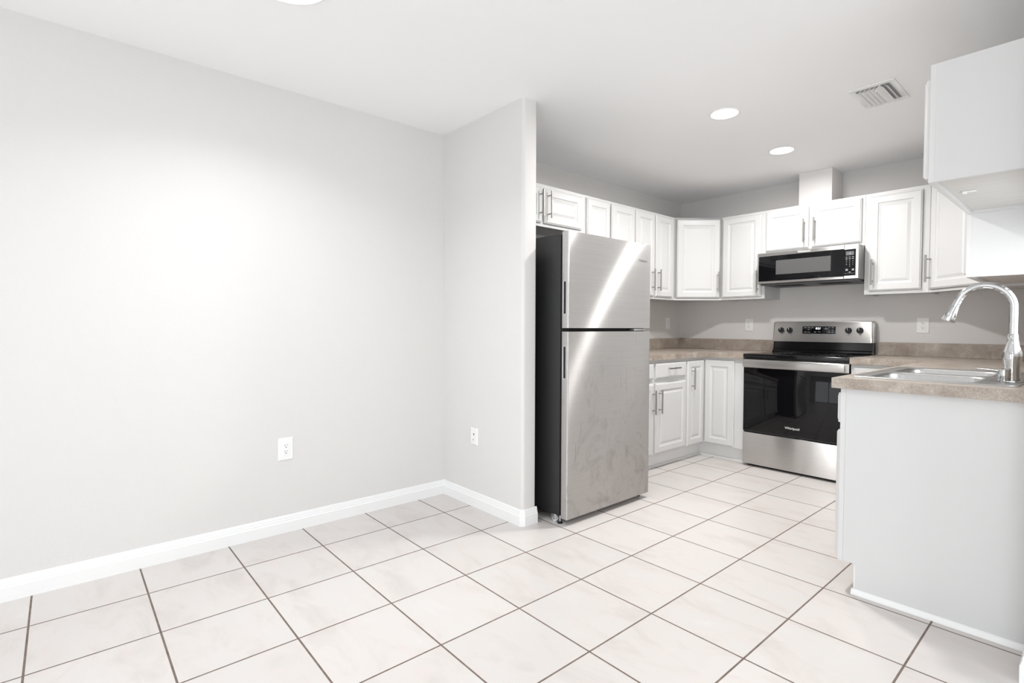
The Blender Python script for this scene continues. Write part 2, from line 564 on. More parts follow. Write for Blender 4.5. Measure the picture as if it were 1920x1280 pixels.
# --- left wall uppers: local x = +y world, so rz = 90 degrees
zo = 1.868
c = upper('low wall cabinet above the refrigerator, two short doors with bar pulls at their meeting edges', (XU, 0.372, 0), PI / 2, 0.913, zo, ZT, UD)
door(c, 0.030, 0.442, 0.022, 0.272, 0.428 - 0.005, 0.155, 0.19)
door(c, 0.470, 0.868, 0.022, 0.272, 0.503, 0.155, 0.19)
c = upper('tall wall cabinet right beside the over-refrigerator cabinet, half hidden by the refrigerator top', (XU, 1.2855, 0), PI / 2, 0.64, ZB, ZT, UD)
door(c, 0.014, 0.296, 0.02, 0.743, 0.262, 0.15)
door(c, 0.320, 0.632, 0.02, 0.743, 0.35, 0.15)
c = upper('narrow two-door wall cabinet between the refrigerator and the angled corner cabinet, above the light switch', (XU, 1.926, 0), PI / 2, 0.622, ZB, ZT, UD)
door(c, 0.009, 0.287, 0.02, 0.743, 0.24, 0.165)
door(c, 0.306, 0.575, 0.02, 0.743, 0.33, 0.165)


# --- diagonal corner uppers
def diag(label, p0, p1, corner, hx, hz, carc):
    p0, p1 = Vector(p0), Vector(p1)
    d = p1 - p0
    w = d.length
    rz = math.atan2(d.y, d.x)
    root = thing('corner_wall_cabinet', label, 'cabinet', (p0.x, p0.y, ZB), rz)
    h = ZT - ZB
    R = Matrix.Rotation(-rz, 2)
    loc = [R @ (Vector(q) - p0) for q in carc]
    body = [(v.x, v.y) for v in loc]
    # inset front by the frame thickness
    MB().prism(body, 'z', 0.016, h).build('carcass', M_CAB, root, smooth=False)
    sh = [(0.004, 0.0)]
    f = MB()
    f.prism([(0.0, 0.0), (w, 0.0), (w - 0.012, 0.012), (0.012, 0.012)], 'z', 0, h)
    f.build('face_frame', M_CAB, root, smooth=False)
    door(root, 0.022, w - 0.022, 0.02, 0.743, hx if hx > 0 else w + hx, hz)
    return root


cxl, cyl = 0.305, 2.549
diag('angled white wall cabinet in the far left kitchen corner, pull at its right edge', (XU, cyl), (cxl, YU), None, -0.045, 0.165,
     [(XU + 0.001, cyl + 0.0), (XU, cyl), (cxl, YU), (cxl, YK - 0.002), (XL + 0.002, YK - 0.002), (XL + 0.002, cyl)][1:])
# --- stove wall uppers
c = upper('tall single-door wall cabinet just left of the microwave', (cxl + 0.001, YU, 0), 0, 0.394, ZB, ZT, UD)
door(c, 0.014, 0.366, 0.02, 0.743, 0.345, 0.15)
c = upper('short two-door wall cabinet above the microwave with paired center pulls', (0.701, YU, 0), 0, 0.745, 1.783, ZT, UD)
door(c, 0.010, 0.349, 0.026, 0.362, 0.322, 0.165, 0.19)
door(c, 0.372, 0.724, 0.026, 0.362, 0.400, 0.165, 0.19)
c = upper('tall single-door wall cabinet just right of the microwave', (1.447, YU, 0), 0, 0.394, ZB, ZT, UD)
door(c, 0.032, 0.352, 0.025, 0.735, 0.058, 0.165)
XF = XR - UD
d0 = XF - 1.842
diag('angled white wall cabinet in the right kitchen corner, pull at its left edge', (1.842, YU), (XF, YU - d0), None, 0.040, 0.165,
     [(1.842, YU), (XF, YU - d0), (XR - 0.002, YU - d0), (XR - 0.002, YK - 0.002), (1.842, YK - 0.002)])
# --- right wall uppers: local x = -y world, rz = -90 degrees
ye = YU - d0
c = upper('full-height wall cabinet on the right wall beyond the short hanging cabinet', (XF, ye - 0.001, 0), -PI / 2, ye - 0.001 - 1.625, ZB, ZT, UD)
w_ = ye - 0.001 - 1.625
door(c, 0.02, w_ / 2 - 0.004, 0.02, 0.743, w_ / 2 - 0.035, 0.165)
door(c, w_ / 2 + 0.004, w_ - 0.012, 0.02, 0.743, w_ / 2 + 0.035, 0.165)
zs = 1.716
c = upper('short hanging wall cabinet nearest the camera at upper right, seen from its plain end', (XF, 1.624, 0), -PI / 2, 1.624 - 0.775, zs, ZT, UD)
w_ = 1.624 - 0.775
door(c, 0.02, w_ / 2 - 0.004, 0.02, 0.40)
door(c, w_ / 2 + 0.004, w_ - 0.014, 0.02, 0.40)
k = MB().box(0.50, 0.53, 0.055, 0.068, 0.004, 0.0135, 0.002).box(0.505, 0.525, 0.067, 0.10, 0.008, 0.0135, 0.002).build('mounting_clip', M_PLATE, c)


def base(label, loc, rz, w, depth, toe=0.062, right_panel=False, name='base_cabinet', top=0.889):
    root = thing(name, label, 'cabinet', (loc[0], loc[1], 0), rz)
    FF = 0.019
    b = MB().box(0, w, FF, depth, 0.125, top - 0.002).box(0.0, w, toe + 0.012, depth, 0.0, 0.125)
    b.build('carcass', M_END, root, smooth=False)
    MB().box(0, w, 0, FF, 0.125, top - 0.002, 0.001).build('face_frame', M_CAB, root, smooth=False)
    MB().box(0.0, w, toe, toe + 0.011, 0.0, 0.124).box(0.0, w, toe - 0.010, toe, 0.0, 0.018, 0.004).build('toe_kick', M_TRIM, root)
    return root


# left leg base cabinets, face plane x = XB
XB = 0.316
BD = XB - XL
c = base('white base cabinet with two drawers and two doors beside the refrigerator', (XB, 1.325, 0), PI / 2, 0.925, BD - 0.002)
door(c, 0.02, 0.435, 0.738, 0.866, 0.2, 0.818, 0.16, name='drawer', slab=True, vert=False)
door(c, 0.463, 0.915, 0.738, 0.866, 0.687, 0.818, 0.16, name='drawer', slab=True, vert=False)
door(c, 0.02, 0.435, 0.140, 0.702, 0.412, 0.56, 0.19)
door(c, 0.463, 0.915, 0.140, 0.702, 0.500, 0.56, 0.19)
# corner base with a folding pair of doors
YF = 2.552
root = thing('corner_base_cabinet', 'white corner base cabinet with a right-angle pair of doors left of the range', 'cabinet', (XB, YF, 0))
b = MB()
pl = [(XL + 0.002 - XB, 2.2505 - YF), (-0.019, 2.2505 - YF), (-0.019, 0.019), (0.686 - XB, 0.019), (0.686 - XB, YK - 0.002 - YF), (XL + 0.002 - XB, YK - 0.002 - YF)]
b.prism(pl, 'z', 0.125, 0.887)
pl2 = [(XL + 0.002 - XB, 2.2505 - YF), (-0.074, 2.2505 - YF), (-0.074, 0.074), (0.686 - XB, 0.074), (0.686 - XB, YK - 0.002 - YF), (XL + 0.002 - XB, YK - 0.002 - YF)]
b.prism(pl2, 'z', 0, 0.125)
b.build('carcass', M_END, root, smooth=False)
MB().prism([(-0.019, 2.2505 - YF), (0, 2.2505 - YF), (0, 0), (0.686 - XB, 0), (0.686 - XB, 0.019), (-0.019, 0.019)], 'z', 0.125, 0.887).build('face_frame', M_CAB, root, smooth=False)
MB().prism([(-0.074, 2.2505 - YF), (-0.062, 2.2505 - YF), (-0.062, 0.062), (0.686 - XB, 0.062), (0.686 - XB, 0.074), (-0.074, 0.074)], 'z', 0, 0.124).prism(
    [(-0.062, 2.2505 - YF), (-0.052, 2.2505 - YF), (-0.052, 0.052), (0.686 - XB, 0.052), (0.686 - XB, 0.062), (-0.062, 0.062)], 'z', 0, 0.018).build('toe_kick', M_TRIM, root, smooth=False)
d = door(root, 0.021, 0.288, 0.132, 0.866)
dl = MB()
dd = door(root, 2.262 - YF, -0.021, 0.132, 0.866, -0.235, 0.713, 0.19)
for o in [dd]:
    o.rotation_euler = (0, 0, PI / 2)
# right of range
c = base('small white drawer base cabinet right of the range, mostly behind the sink counter', (1.464, YF, 0), 0, 0.455, YK - YF - 0.002)
door(c, 0.02, 0.435, 0.738, 0.866, 0.23, 0.818, 0.16, name='drawer', slab=True, vert=False)
door(c, 0.02, 0.435, 0.140, 0.702, 0.05, 0.56, 0.19)
XB2 = 1.925
root = thing('sink_base_cabinet', 'white sink base cabinet with plain end panel in the right foreground', 'cabinet', (XB2, YK - 0.002, 0), -PI / 2)
w_ = YK - 0.002 - 0.795
dpt = XR - XB2 - 0.002
MB().box(0, w_ - 0.004, 0.02, dpt, 0.13, 0.700).box(0, 1.44, 0.02, dpt, 0.70, 0.887).box(w_ - 0.03, w_ - 0.004, 0.02, dpt, 0.70, 0.887).box(0, w_ - 0.004, 0.075, dpt, 0, 0.13).build('carcass', M_END, root, smooth=False)
MB().prism([(0.0205, 0.130), (0.0205, 0.887), (dpt, 0.887), (dpt, 0), (0.068, 0), (0.068, 0.130)], 'x', w_ - 0.0038, w_).build('end_panel', M_END, root, smooth=False)
MB().box(0.64, w_, 0, 0.0200, 0.128, 0.887, 0.001).build('face_frame', M_CAB, root, smooth=False)
MB().box(0.6, w_ - 0.003, 0.062, 0.0745, 0, 0.127).build('toe_kick', M_TRIM, root, smooth=False)
MB().prism([(w_ + 0.0, 0.0), (w_ + 0.011, 0.0), (w_ + 0.010, 0.012), (w_ + 0.005, 0.021), (w_, 0.023)], 'y', 0.0565, dpt - 0.002).build('shoe_molding', M_TRIM, root)
yy = [0.665, 1.10, 1.53, 1.965, 2.39]
for i in range(4):
    a0, a1 = yy[i] + 0.008, yy[i + 1] - 0.006
    door(root, a0, a1, 0.735, 0.866, name='drawer' if i < 2 else 'false_drawer_front', slab=True, hx=(a0 + a1) / 2 if i < 2 else None, hz=0.80, hl=0.16, vert=False)
    door(root, a0, a1, 0.140, 0.702, a1 - 0.035 if i % 2 == 0 else a0 + 0.035, 0.56, 0.19)


# ---------------------------------------------------------------- countertops
def counter(name, label, outer, hole=None, z0=0.8895, z1=ZC, splashes=(), origin=(0, 0)):
    root = thing(name, label, 'countertop', (origin[0], origin[1], 0))
    ox, oy = origin
    bm = bmesh.new()
    vs = [bm.verts.new((x - ox, y - oy, z1)) for x, y in outer]
    es = [bm.edges.new((vs[i], vs[(i + 1) % len(vs)])) for i in range(len(vs))]
    if hole:
        hs = [bm.verts.new((x - ox, y - oy, z1)) for x, y in hole]
        es += [bm.edges.new((hs[i], hs[(i + 1) % len(hs)])) for i in range(len(hs))]
    bmesh.ops.triangle_fill(bm, use_beauty=True, use_dissolve=False, edges=es)
    ret = bmesh.ops.extrude_face_region(bm, geom=list(bm.faces))
    for v in [g for g in ret['geom'] if isinstance(g, bmesh.types.BMVert)]:
        v.co.z = z0
    mb = MB()
    mb.bm.free()
    mb.bm = bm
    mb.build('worktop', M_LAM, root, smooth=False)
    for x0, x1, y0, y1 in splashes:
        MB().box(x0 - ox, x1 - ox, y0 - oy, y1 - oy, z1 + 0.0002, 1.0385, 0.002).build('backsplash', M_LAM, root, smooth=False)
    return root


XCF, YCF = 0.346, 2.520
counter('countertop', 'taupe stone-look L-shaped countertop between the refrigerator and the range',
        [(XL + 0.001, 1.318), (XCF, 1.318), (XCF, YCF), (0.6855, YCF), (0.6855, YK - 0.001), (XL + 0.001, YK - 0.001)],
        splashes=[(XL + 0.001, XL + 0.020, 1.318, YK - 0.0205), (XL + 0.001, 0.6855, YK - 0.020, YK - 0.001)], origin=(0.1, 2.8))
XC2, YC2 = 1.897, 0.765
SX0, SX1, SY0, SY1 = 1.935, 2.480, 0.868, 1.722
counter('countertop', 'taupe stone-look countertop right of the range that holds the sink',
        [(1.4625, YCF), (XC2 - 0.045, YCF), (XC2, YCF - 0.045), (XC2, YC2), (XR - 0.001, YC2), (XR - 0.001, YK - 0.001), (1.4625, YK - 0.001)],
        hole=[(SX0 + 0.02, SY0 + 0.02), (SX1 - 0.02, SY0 + 0.02), (SX1 - 0.02, SY1 - 0.02), (SX0 + 0.02, SY1 - 0.02)],
        splashes=[(1.4625, XR - 0.001, YK - 0.020, YK - 0.001), (XR - 0.020, XR - 0.001, YC2 + 0.03, YK - 0.0205)], origin=(2.2, 1.9))

# ---------------------------------------------------------------- sink
sink = thing('kitchen_sink', 'stainless steel double-bowl drop-in sink set in the right-hand countertop', 'sink', ((SX0 + SX1) / 2, (SY0 + SY1) / 2, ZC))


def rring(x0, x1, y0, y1, z, r, seg=5):
    ring = []
    for cx, cy, st in ((x1 - r, y1 - r, 0), (x0 + r, y1 - r, 1), (x0 + r, y0 + r, 2), (x1 - r, y0 + r, 3)):
        for k in range(seg + 1):
            t = (st + k / seg) * PI / 2
            ring.append((cx + r * math.cos(t), cy + r * math.sin(t), z))
    return ring


hx_, hy_ = (SX1 - SX0) / 2, (SY1 - SY0) / 2
# deck: outer lip ring plus bridge plate with two bowl holes
bowls = [(-hx_ + 0.055, hx_ - 0.13, -hy_ + 0.04, -0.018), (-hx_ + 0.055, hx_ - 0.13, 0.018, hy_ - 0.04)]
bm = bmesh.new()
es = []
for ring in [rring(-hx_ + 0.012, hx_ - 0.012, -hy_ + 0.012, hy_ - 0.012, 0.0035, 0.03)] + [rring(b[0], b[1], b[2], b[3], 0.0035, 0.06) for b in bowls]:
    vs = [bm.verts.new(v) for v in ring]
    es += [bm.edges.new((vs[i], vs[(i + 1) % len(vs)])) for i in range(len(vs))]
bmesh.ops.triangle_fill(bm, use_beauty=True, edges=es)
mb = MB()
mb.bm.free()
mb.bm = bm
lip = [(0.012, 0.0035), (0.008, 0.0065), (0.003, 0.0055), (0.0, 0.0003)]
mb.loft([rring(-hx_ + i, hx_ - i, -hy_ + i, hy_ - i, z, 0.042 - i) for i, z in lip], True, False, False)
mb.build('sink_deck', M_SINK, sink, ang=50)
for b in bowls:
    mb = MB()
    prof = [(0.0, 0.0035), (0.004, 0.001), (0.007, -0.006), (0.012, -0.09), (0.022, -0.150), (0.050, -0.168)]
    mb.loft([rring(b[0] + i, b[1] - i, b[2] + i, b[3] - i, z, max(0.06 - i * 0.3, 0.03)) for i, z in prof], True, False, True)
    o = mb.build('bowl', M_SINK, sink, ang=60)
    MB().lathe([(0.0, 0.004), (0.035, 0.004), (0.045, 0.002), (0.048, 0.0)], ((b[0] + b[1]) / 2, (b[2] + b[3]) / 2, -0.168), 24).build('drain', M_CHROME, o)

# ---------------------------------------------------------------- faucet
fx, fy = 2.437, 1.125
ZD = ZC + 0.0038
fa = thing('kitchen_faucet', 'tall chrome gooseneck faucet with pull-down spray head on the sink deck', 'faucet', (fx, fy, ZD))
MB().lathe([(0.034, 0), (0.035, 0.002), (0.033, 0.005), (0.026, 0.007)], (-0.004, -0.01, 0), 40, 1.0, 2.5).build('base_plate', M_CHROME, fa)
MB().lathe([(0.029, 0.006), (0.029, 0.012), (0.026, 0.018), (0.0255, 0.055), (0.029, 0.085), (0.0305, 0.105), (0.028, 0.122), (0.021, 0.145), (0.0175, 0.168), (0.0165, 0.190), (0.0150, 0.192)],
           (0, 0, 0), 40).build('body', M_CHROME, fa)
pts = [(0, 0, 0.18), (0, 0, 0.25), (0, 0, 0.30)]
R_ = 0.0895
for k in range(1, 19):
    t = PI * 0.90 * k / 18
    pts.append((-R_ + R_ * math.cos(t), 0, 0.30 + R_ * 1.04 * math.sin(t)))
dr_ = (Vector(pts[-1]) - Vector(pts[-2])).normalized()
pts.append(tuple(Vector(pts[-1]) + dr_ * 0.020))
e = Vector(pts[-1])
MB().tube(pts, 0.0142, 24).build('gooseneck', M_CHROME, fa)
hd = [e + dr_ * s for s in (0.0, 0.002, 0.003, 0.032, 0.066, 0.069)]
sh = MB().tube(hd, [0.0136, 0.0136, 0.0150, 0.0200, 0.0255, 0.0245], 28)
so = sh.build('spray_head', M_CHROME, fa)
q = e + dr_ * 0.034
MB().tube([q + Vector((0.0135, -0.010, 0.010)), q + Vector((0.0125, -0.012, -0.018))], 0.0034, 10).build('spray_button', M_BLACKP, so)
MB().tube([hd[-1] - dr_ * 0.0003, hd[-1] + dr_ * 0.0008], 0.018, 24).build('spray_nozzle', M_BLACKP, so)
hb = MB().lathe([(0.0, 0.006), (0.0185, 0.006), (0.0195, 0.010), (0.0185, 0.045), (0.0175, 0.050), (0.0, 0.052)], (-0.018, -0.048, 0), 32).build('handle_hub', M_CHROME, fa)
MB().tube([(-0.030, -0.050, 0.043), (-0.05, -0.055, 0.046), (-0.085, -0.060, 0.049), (-0.108, -0.063, 0.049), (-0.118, -0.064, 0.046)], [0.0055, 0.004, 0.003, 0.003, 0.0022], 12).build('lever', M_CHROME, hb)

# ---------------------------------------------------------------- refrigerator
RX, RY0, RY1, RZ0, RZ1 = 0.662, 0.404, 1.214, 0.037, 1.699
fr = thing('refrigerator', 'smudged stainless top-freezer refrigerator with black side beside the wall stub', 'refrigerator', (0.3, 0.81, 0))


def rb(x0, x1, y0, y1, z0, z1, bev, name, mt, parent=None, seg=2):
    return MB().box(x0 - 0.3, x1 - 0.3, y0 - 0.81, y1 - 0.81, z0, z1, bev, seg).build(name, mt, parent or fr)


rb(-0.22, 0.600, RY0 + 0.004, RY1 - 0.004, 0.045, 1.690, 0.004, 'body', M_SIDE)['label'] = 'black textured steel side and cabinet'
rb(0.600, 0.617, RY0 + 0.010, RY1 - 0.010, 0.055, 1.685, 0.0, 'gasket', M_RUBBER)
rb(-0.15, 0.585, RY0 + 0.03, RY1 - 0.03, 0.030, 0.045, 0.0, 'base_grille', M_BLACKP)


def fdoor(name, z0, z1, hz0, hz1, mt, bow):
    # door slab with a gentle outward bow, its left edge holding a recessed grip
    y0, y1 = RY0 - 0.81, RY1 - 0.81
    x0, x1 = 0.617 - 0.3, RX - 0.3
    n = 24
    poly = [(x0, y1), (x0, y0)]
    ed = 0.006
    for k in range(5):
        t = k / 4 * PI / 2
        poly.append((x1 - ed + ed * math.sin(t), y0 + ed - ed * math.cos(t)))
    for s in [0.004] + [k / n for k in range(1, n)] + [0.996]:
        poly.append((x1 + bow * math.sin(PI * s), y0 + ed + (y1 - y0 - 2 * ed) * s))
    for k in range(5):
        t = k / 4 * PI / 2
        poly.append((x1 - ed + ed * math.cos(t), y1 - ed + ed * math.sin(t)))
    d = MB().prism(poly, 'z', z0, z1).build(name, mt, fr, ang=40)
    g = MB()
    xa, xb = 0.6235 - 0.3, 0.6515 - 0.3
    yq = y0 - 0.0006
    ring = lambda ins, yy: [(p[0], yy, p[2]) for p in rr_(xa + ins, xb - ins, hz0 + ins, hz1 - ins, 0.012 - ins)]

    def rr_(a0, a1, b0, b1, r):
        out = []
        for cx, cz, st in ((a1 - r, b1 - r, 0), (a0 + r, b1 - r, 1), (a0 + r, b0 + r, 2), (a1 - r, b0 + r, 3)):
            for k in range(5):
                t = (st + k / 4) * PI / 2
                out.append((cx + r * math.cos(t), 0, cz + r * math.sin(t)))
        return out
    g.loft([ring(0, y0 + 0.0002), ring(0, y0 - 0.0018), ring(0.004, y0 - 0.0018), ring(0.005, y0 - 0.0004)], True, False, True)
    gg = g.build('grip_bezel', M_ZINC, d, ang=30)
    gk = MB().loft([ring(0.005, y0 - 0.0006), ring(0.0055, y0 - 0.0010)], True, False, True).build('grip_recess', M_BLACKP, d)
    return d


fd = fdoor('freezer_door', 1.1455, RZ1, 1.222, 1.418, M_FRIDGET, 0.0012)
ld = fdoor('refrigerator_door', RZ0, 1.1245, 0.850, 1.044, M_FRIDGE, 0.0012)
text('Whirlpool', 'logo', 0.021, M_GREYPRINT, fd, (RX - 0.3 + 0.0022, 1.125 - 0.81, 1.590), (PI / 2, 0, PI / 2), 0.0006)
rb(0.560, 0.655, RY1 - 0.075, RY1 - 0.012, RZ1 + 0.0005, RZ1 + 0.008, 0.003, 'top_hinge', M_ZINC)
rb(0.605, 0.658, RY1 - 0.17, RY1 - 0.004, 1.128, 1.142, 0.002, 'center_hinge', M_ZINC)
for yy_ in (RY0 + 0.016, RY1 - 0.03):
    w = MB()
    cx_, cy_ = 0.555 - 0.3, yy_ - 0.81
    w.tube([(cx_, cy_ - 0.008, 0.0185), (cx_, cy_ + 0.010, 0.0185)], 0.0185, 24)
    wo = w.build('caster', M_CAST, fr)
    MB().box(cx_ - 0.024, cx_ + 0.020, cy_ - 0.0115, cy_ - 0.009, 0.018, 0.046, 0.002).build('caster_bracket', M_ZINC, wo)
    MB().tube([(cx_, cy_ - 0.014, 0.0185), (cx_, cy_ - 0.0115, 0.0185)], 0.006, 12).build('axle', M_CHROME, wo)
    cx_ = 0.594 - 0.3
    lf = MB().lathe([(0.016, 0.0), (0.0165, 0.004), (0.012, 0.008), (0.004, 0.009)], (cx_, cy_, 0), 24).build('leveling_foot', M_BLACKP, fr)
    MB().tube([(cx_, cy_, 0.009), (cx_, cy_, 0.046)], 0.0042, 12).build('threaded_stem', M_ZINC, lf)

# ---------------------------------------------------------------- range
GX0, GX1, GYF = 0.688, 1.4600, 2.548
GW_ = GX1 - GX0
rg = thing('electric_range', 'stainless freestanding electric range with black glass oven door', 'stove', (GX0, GYF, 0))
MB().box(0.002, GW_ - 0.002, 0.012, 0.63, 0.03, 0.905).build('body', M_SIDE, rg, smooth=False)['label'] = 'black enamel side panels'
MB().box(0.03, GW_ - 0.03, 0.03, 0.60, 0.0, 0.03).build('base', M_BLACKP, rg, smooth=False)
dw = MB().box(0.0, GW_, -0.020, 0.012, 0.022, 0.283, 0.004).build('storage_drawer', M_STEEL, rg)
od = MB().box(0.002, GW_ - 0.002, -0.018, 0.012, 0.292, 0.888, 0.003).build('oven_door', M_BLACKP, rg)
MB().box(0.003, GW_ - 0.003, -0.021, -0.018, 0.302, 0.818, 0.001).build('door_glass', M_GLASS, od)
MB().box(0.000, GW_, -0.026, -0.0182, 0.822, 0.889, 0.003).build('top_band', M_STEEL, od)
hbar = MB()
hbar.loft([[(x, -0.062 - dy, 0.856 + dz) for dy, dz in ((0.0, -0.027), (0.010, -0.024), (0.0145, -0.012), (0.0155, 0.0), (0.0145, 0.012), (0.010, 0.024), (0.0, 0.027), (-0.010, 0.022), (-0.012, 0.0), (-0.010, -0.022))]
           for x in (0.018, GW_ - 0.018)])
for x in (0.030, GW_ - 0.060):
    hbar.box(x, x + 0.03, -0.054, -0.0262, 0.838, 0.876, 0.003)
hbar.build('handle', M_STEEL, od)['label'] = 'wide flat stainless handle bar'
text('Whirlpool', 'logo', 0.026, M_PRINT, od, (1.078 - GX0, -0.0215, 0.362), (PI / 2, 0, 0), 0.0003)
ct = MB().box(-0.001, GW_ + 0.001, -0.026, 0.565, 0.905, 0.936, 0.006, 3).build('cooktop', M_ENAMEL, rg)
MB().box(0.02, GW_ - 0.02, 0.0, 0.55, 0.936, 0.9375).build('cooktop_glass', M_GLASS, rg, smooth=False)
M_RINGPRINT = mat('burner_ring_print', (0.07, 0.07, 0.07), 0.3)
for i, (x, y, rr) in enumerate([(0.2, 0.14, 0.115), (0.57, 0.14, 0.09), (0.2, 0.41, 0.08), (0.57, 0.41, 0.09)]):
    b = MB()
    for r0 in (rr, rr * 0.6):
        b.lathe([(r0, 0), (r0, 0.0003), (r0 - 0.0015, 0.0003), (r0 - 0.0015, 0)], (x, y, 0.9376), 48, cap0=False, cap1=False)
    b.build('burner_ring', M_RINGPRINT, rg)
yb = 3.100 - GYF
ri = MB()
ri.prism([(yb - 0.030, 0.936), (yb - 0.022, 0.946), (yb - 0.020, 0.958), (yb - 0.004, 0.966), (yb + 0.004, 1.02), (yb + 0.006, 1.034), (yb + 0.075, 1.034), (yb + 0.075, 0.936)], 'x', 0.004, GW_ - 0.004)
ri.build('riser', M_ENAMEL, rg, ang=20)
bg = MB()
tl = 0.010
bgp = [(yb - 0.010, 1.030), (yb + 0.004, 1.195), (yb + 0.010, 1.202), (yb + 0.018, 1.205), (yb + 0.078, 1.205), (yb + 0.078, 1.030)]
rings = []
n = 10
for s, dz in ((0.0, -0.016), (0.003, -0.008), (0.009, -0.002), (0.018, 0)):
    rings.append([(s, y + (0.008 if (s < 0.005 and i < 2) else 0), z + (dz if i in (1, 2, 3, 4) else 0)) for i, (y, z) in enumerate(bgp)])
rr = [[(GW_ - v[0], v[1], v[2]) for v in ring] for ring in rings[::-1]]
bg.loft(rings + rr)
bgo = bg.build('backguard', M_STEEL, rg, ang=50)


def on_guard(x, z, out=0.0):
    """point on the sloping backguard face"""
    f = (z - 1.030) / 0.165
    return (x, yb - 0.010 + 0.014 * f - out, z)


tilt = math.atan2(0.014, 0.165)
pan = MB().box(0.247, 0.503, -0.003, 0.0, -0.031, 0.031, 0.0008).build('control_panel', M_GLASS, rg)
pan.location = (0, yb - 0.0105 + 0.014 * (1.132 - 1.030) / 0.165, 1.132)
pan.rotation_euler = (-tilt, 0, 0)
text('8:21', 'clock_digits', 0.023, M_DIGIT, pan, (0.372, -0.0034, 0.013), (PI / 2, 0, 0), 0.0002)
M_PANELPRINT = mat('panel_print', (0.45, 0.45, 0.45), 0.5)
for (x, z, w) in ([(0.262, 0.020, 0.016), (0.290, 0.020, 0.016), (0.320, 0.020, 0.014), (0.291, 0.002, 0.014), (0.262, -0.018, 0.020), (0.290, -0.018, 0.020),
                   (0.418, 0.012, 0.030), (0.428, 0.020, 0.006), (0.428, 0.003, 0.006), (0.449, 0.020, 0.014), (0.475, 0.020, 0.014), (0.449, 0.0, 0.012), (0.475, 0.0, 0.014),
                   (0.449, -0.019, 0.014), (0.475, -0.019, 0.014), (0.340, -0.016, 0.018), (0.372, -0.016, 0.018)]):
    MB().box(x, x + w, -0.0036, -0.0031, z - 0.0016, z + 0.0016).build('button_marking', M_PANELPRINT, pan, smooth=False)
for kx in (0.072, 0.143, 0.597, 0.678):
    ko = MB()
    ko.lathe([(0.0245, 0.0), (0.0245, 0.004), (0.022, 0.007), (0.0205, 0.020), (0.018, 0.0225), (0.0, 0.023)], (0, 0, 0), 28)
    ko.box(-0.0055, 0.0055, -0.0215, 0.0215, 0.020, 0.033, 0.002)
    k = ko.build('control_knob', M_BLACKP, rg)
    k.location = on_guard(kx, 1.130, 0.0005)
    k.rotation_euler = (PI / 2 - tilt, 0, 0)
    im = MB().box(-0.0012, 0.0012, 0.0, 0.020, 0.0331, 0.0336).build('pointer', M_PRINT, k, smooth=False)
    for zz, ww in ((1.130 + 0.034, 0.006), (1.130 - 0.036, 0.012)):
        tk = MB().box(-ww / 2, ww / 2, -0.0004, 0.0004, -0.001, 0.001).build('knob_marking', M_GREYPRINT, rg, smooth=False)
        tk.location = on_guard(kx, zz, 0.0004)

# ---------------------------------------------------------------- microwave
MX0, MX1, MYF, MZ0, MZ1 = 0.696, 1.445, 2.742, 1.524, 1.781
mw = thing('microwave', 'stainless low-profile microwave mounted over the range', 'microwave', (MX0, MYF, MZ0))
W_, H_ = MX1 - MX0, MZ1 - MZ0
MB().box(0.001, W_ - 0.001, 0.028, YK - MYF - 0.002, 0.0, H_, 0.002).build('case', mat('grey_case', (0.30, 0.295, 0.29), 0.35, 0.6), mw)
MB().box(0.012, W_ - 0.012, 0.034, YK - MYF - 0.03, -0.0125, -0.0002, 0.002).build('underside_vent', mat('dark_vent_plate', (0.10, 0.10, 0.10), 0.45), mw)
for xo in (0.10, 0.43):
    gr_ = MB().box(xo, xo + 0.21, 0.095, 0.265, -0.0131, -0.0126)
    for i in range(12):
        gr_.box(xo + i * 0.018, xo + i * 0.018 + 0.009, 0.10, 0.26, -0.0140, -0.0130)
    gr_.build('grease_filter', M_RUBBER, mw, smooth=False)
XS = 0.652       # split between door and control side
mdo = MB().rrect(0.0, XS - 0.0012, 0.0, H_, [(0.0, 0.0), (0.0, 0.026), (0.003, 0.0285)], 0.0275, back=0.0).build('door', M_STEEL, mw)
MB().rrect(0.012, XS - 0.0012, 0.021, H_ - 0.029, [(0, 0), (0.0, 0.0018)], -0.0010, r=0.004, back=-0.001).build('door_glass', M_GLASS, mdo)
MB().rrect(0.152, 0.562, 0.070, H_ - 0.070, [(0, 0.0)], -0.00292, back=-0.0001).build('window_screen', M_WINDOW, mdo)
MB().rrect(0.010, XS - 0.0012, 0.018, H_ - 0.026, [(0.0, 0.0), (0.0, 0.0014), (0.0020, 0.0014), (0.002, 0.0)], -0.0010, r=0.005, cap=False).build('glass_bezel', M_CHROME, mdo)
ctl = MB().rrect(XS + 0.0012, W_, 0.0, H_, [(0.0, 0.0), (0.0, 0.026), (0.003, 0.0285)], 0.0275, back=0.0).build('control_side', M_STEEL, mw)
kp = MB().rrect(XS + 0.0016, XS + 0.078, 0.024, H_ - 0.034, [(0, 0), (0.0, 0.0016)], -0.0010, back=-0.001).build('keypad', M_GLASS, mw)
MB().box(XS + 0.012, XS + 0.066, -0.0032, -0.0027, H_ - 0.080, H_ - 0.050).build('display', M_LCD, kp, smooth=False)
MB().box(XS + 0.038, XS + 0.041, -0.0036, -0.0033, H_ - 0.070, H_ - 0.061).build('display_digit', M_PRINT, kp, smooth=False)
M_KEYPRINT = mat('keypad_print', (0.6, 0.6, 0.6), 0.5)
zt = H_ - 0.092
km = []
for r_ in range(2):
    for c_ in range(3):
        km.append((XS + 0.011 + c_ * 0.021, XS + 0.024 + c_ * 0.021, zt - r_ * 0.013 - 0.003, zt - r_ * 0.013))
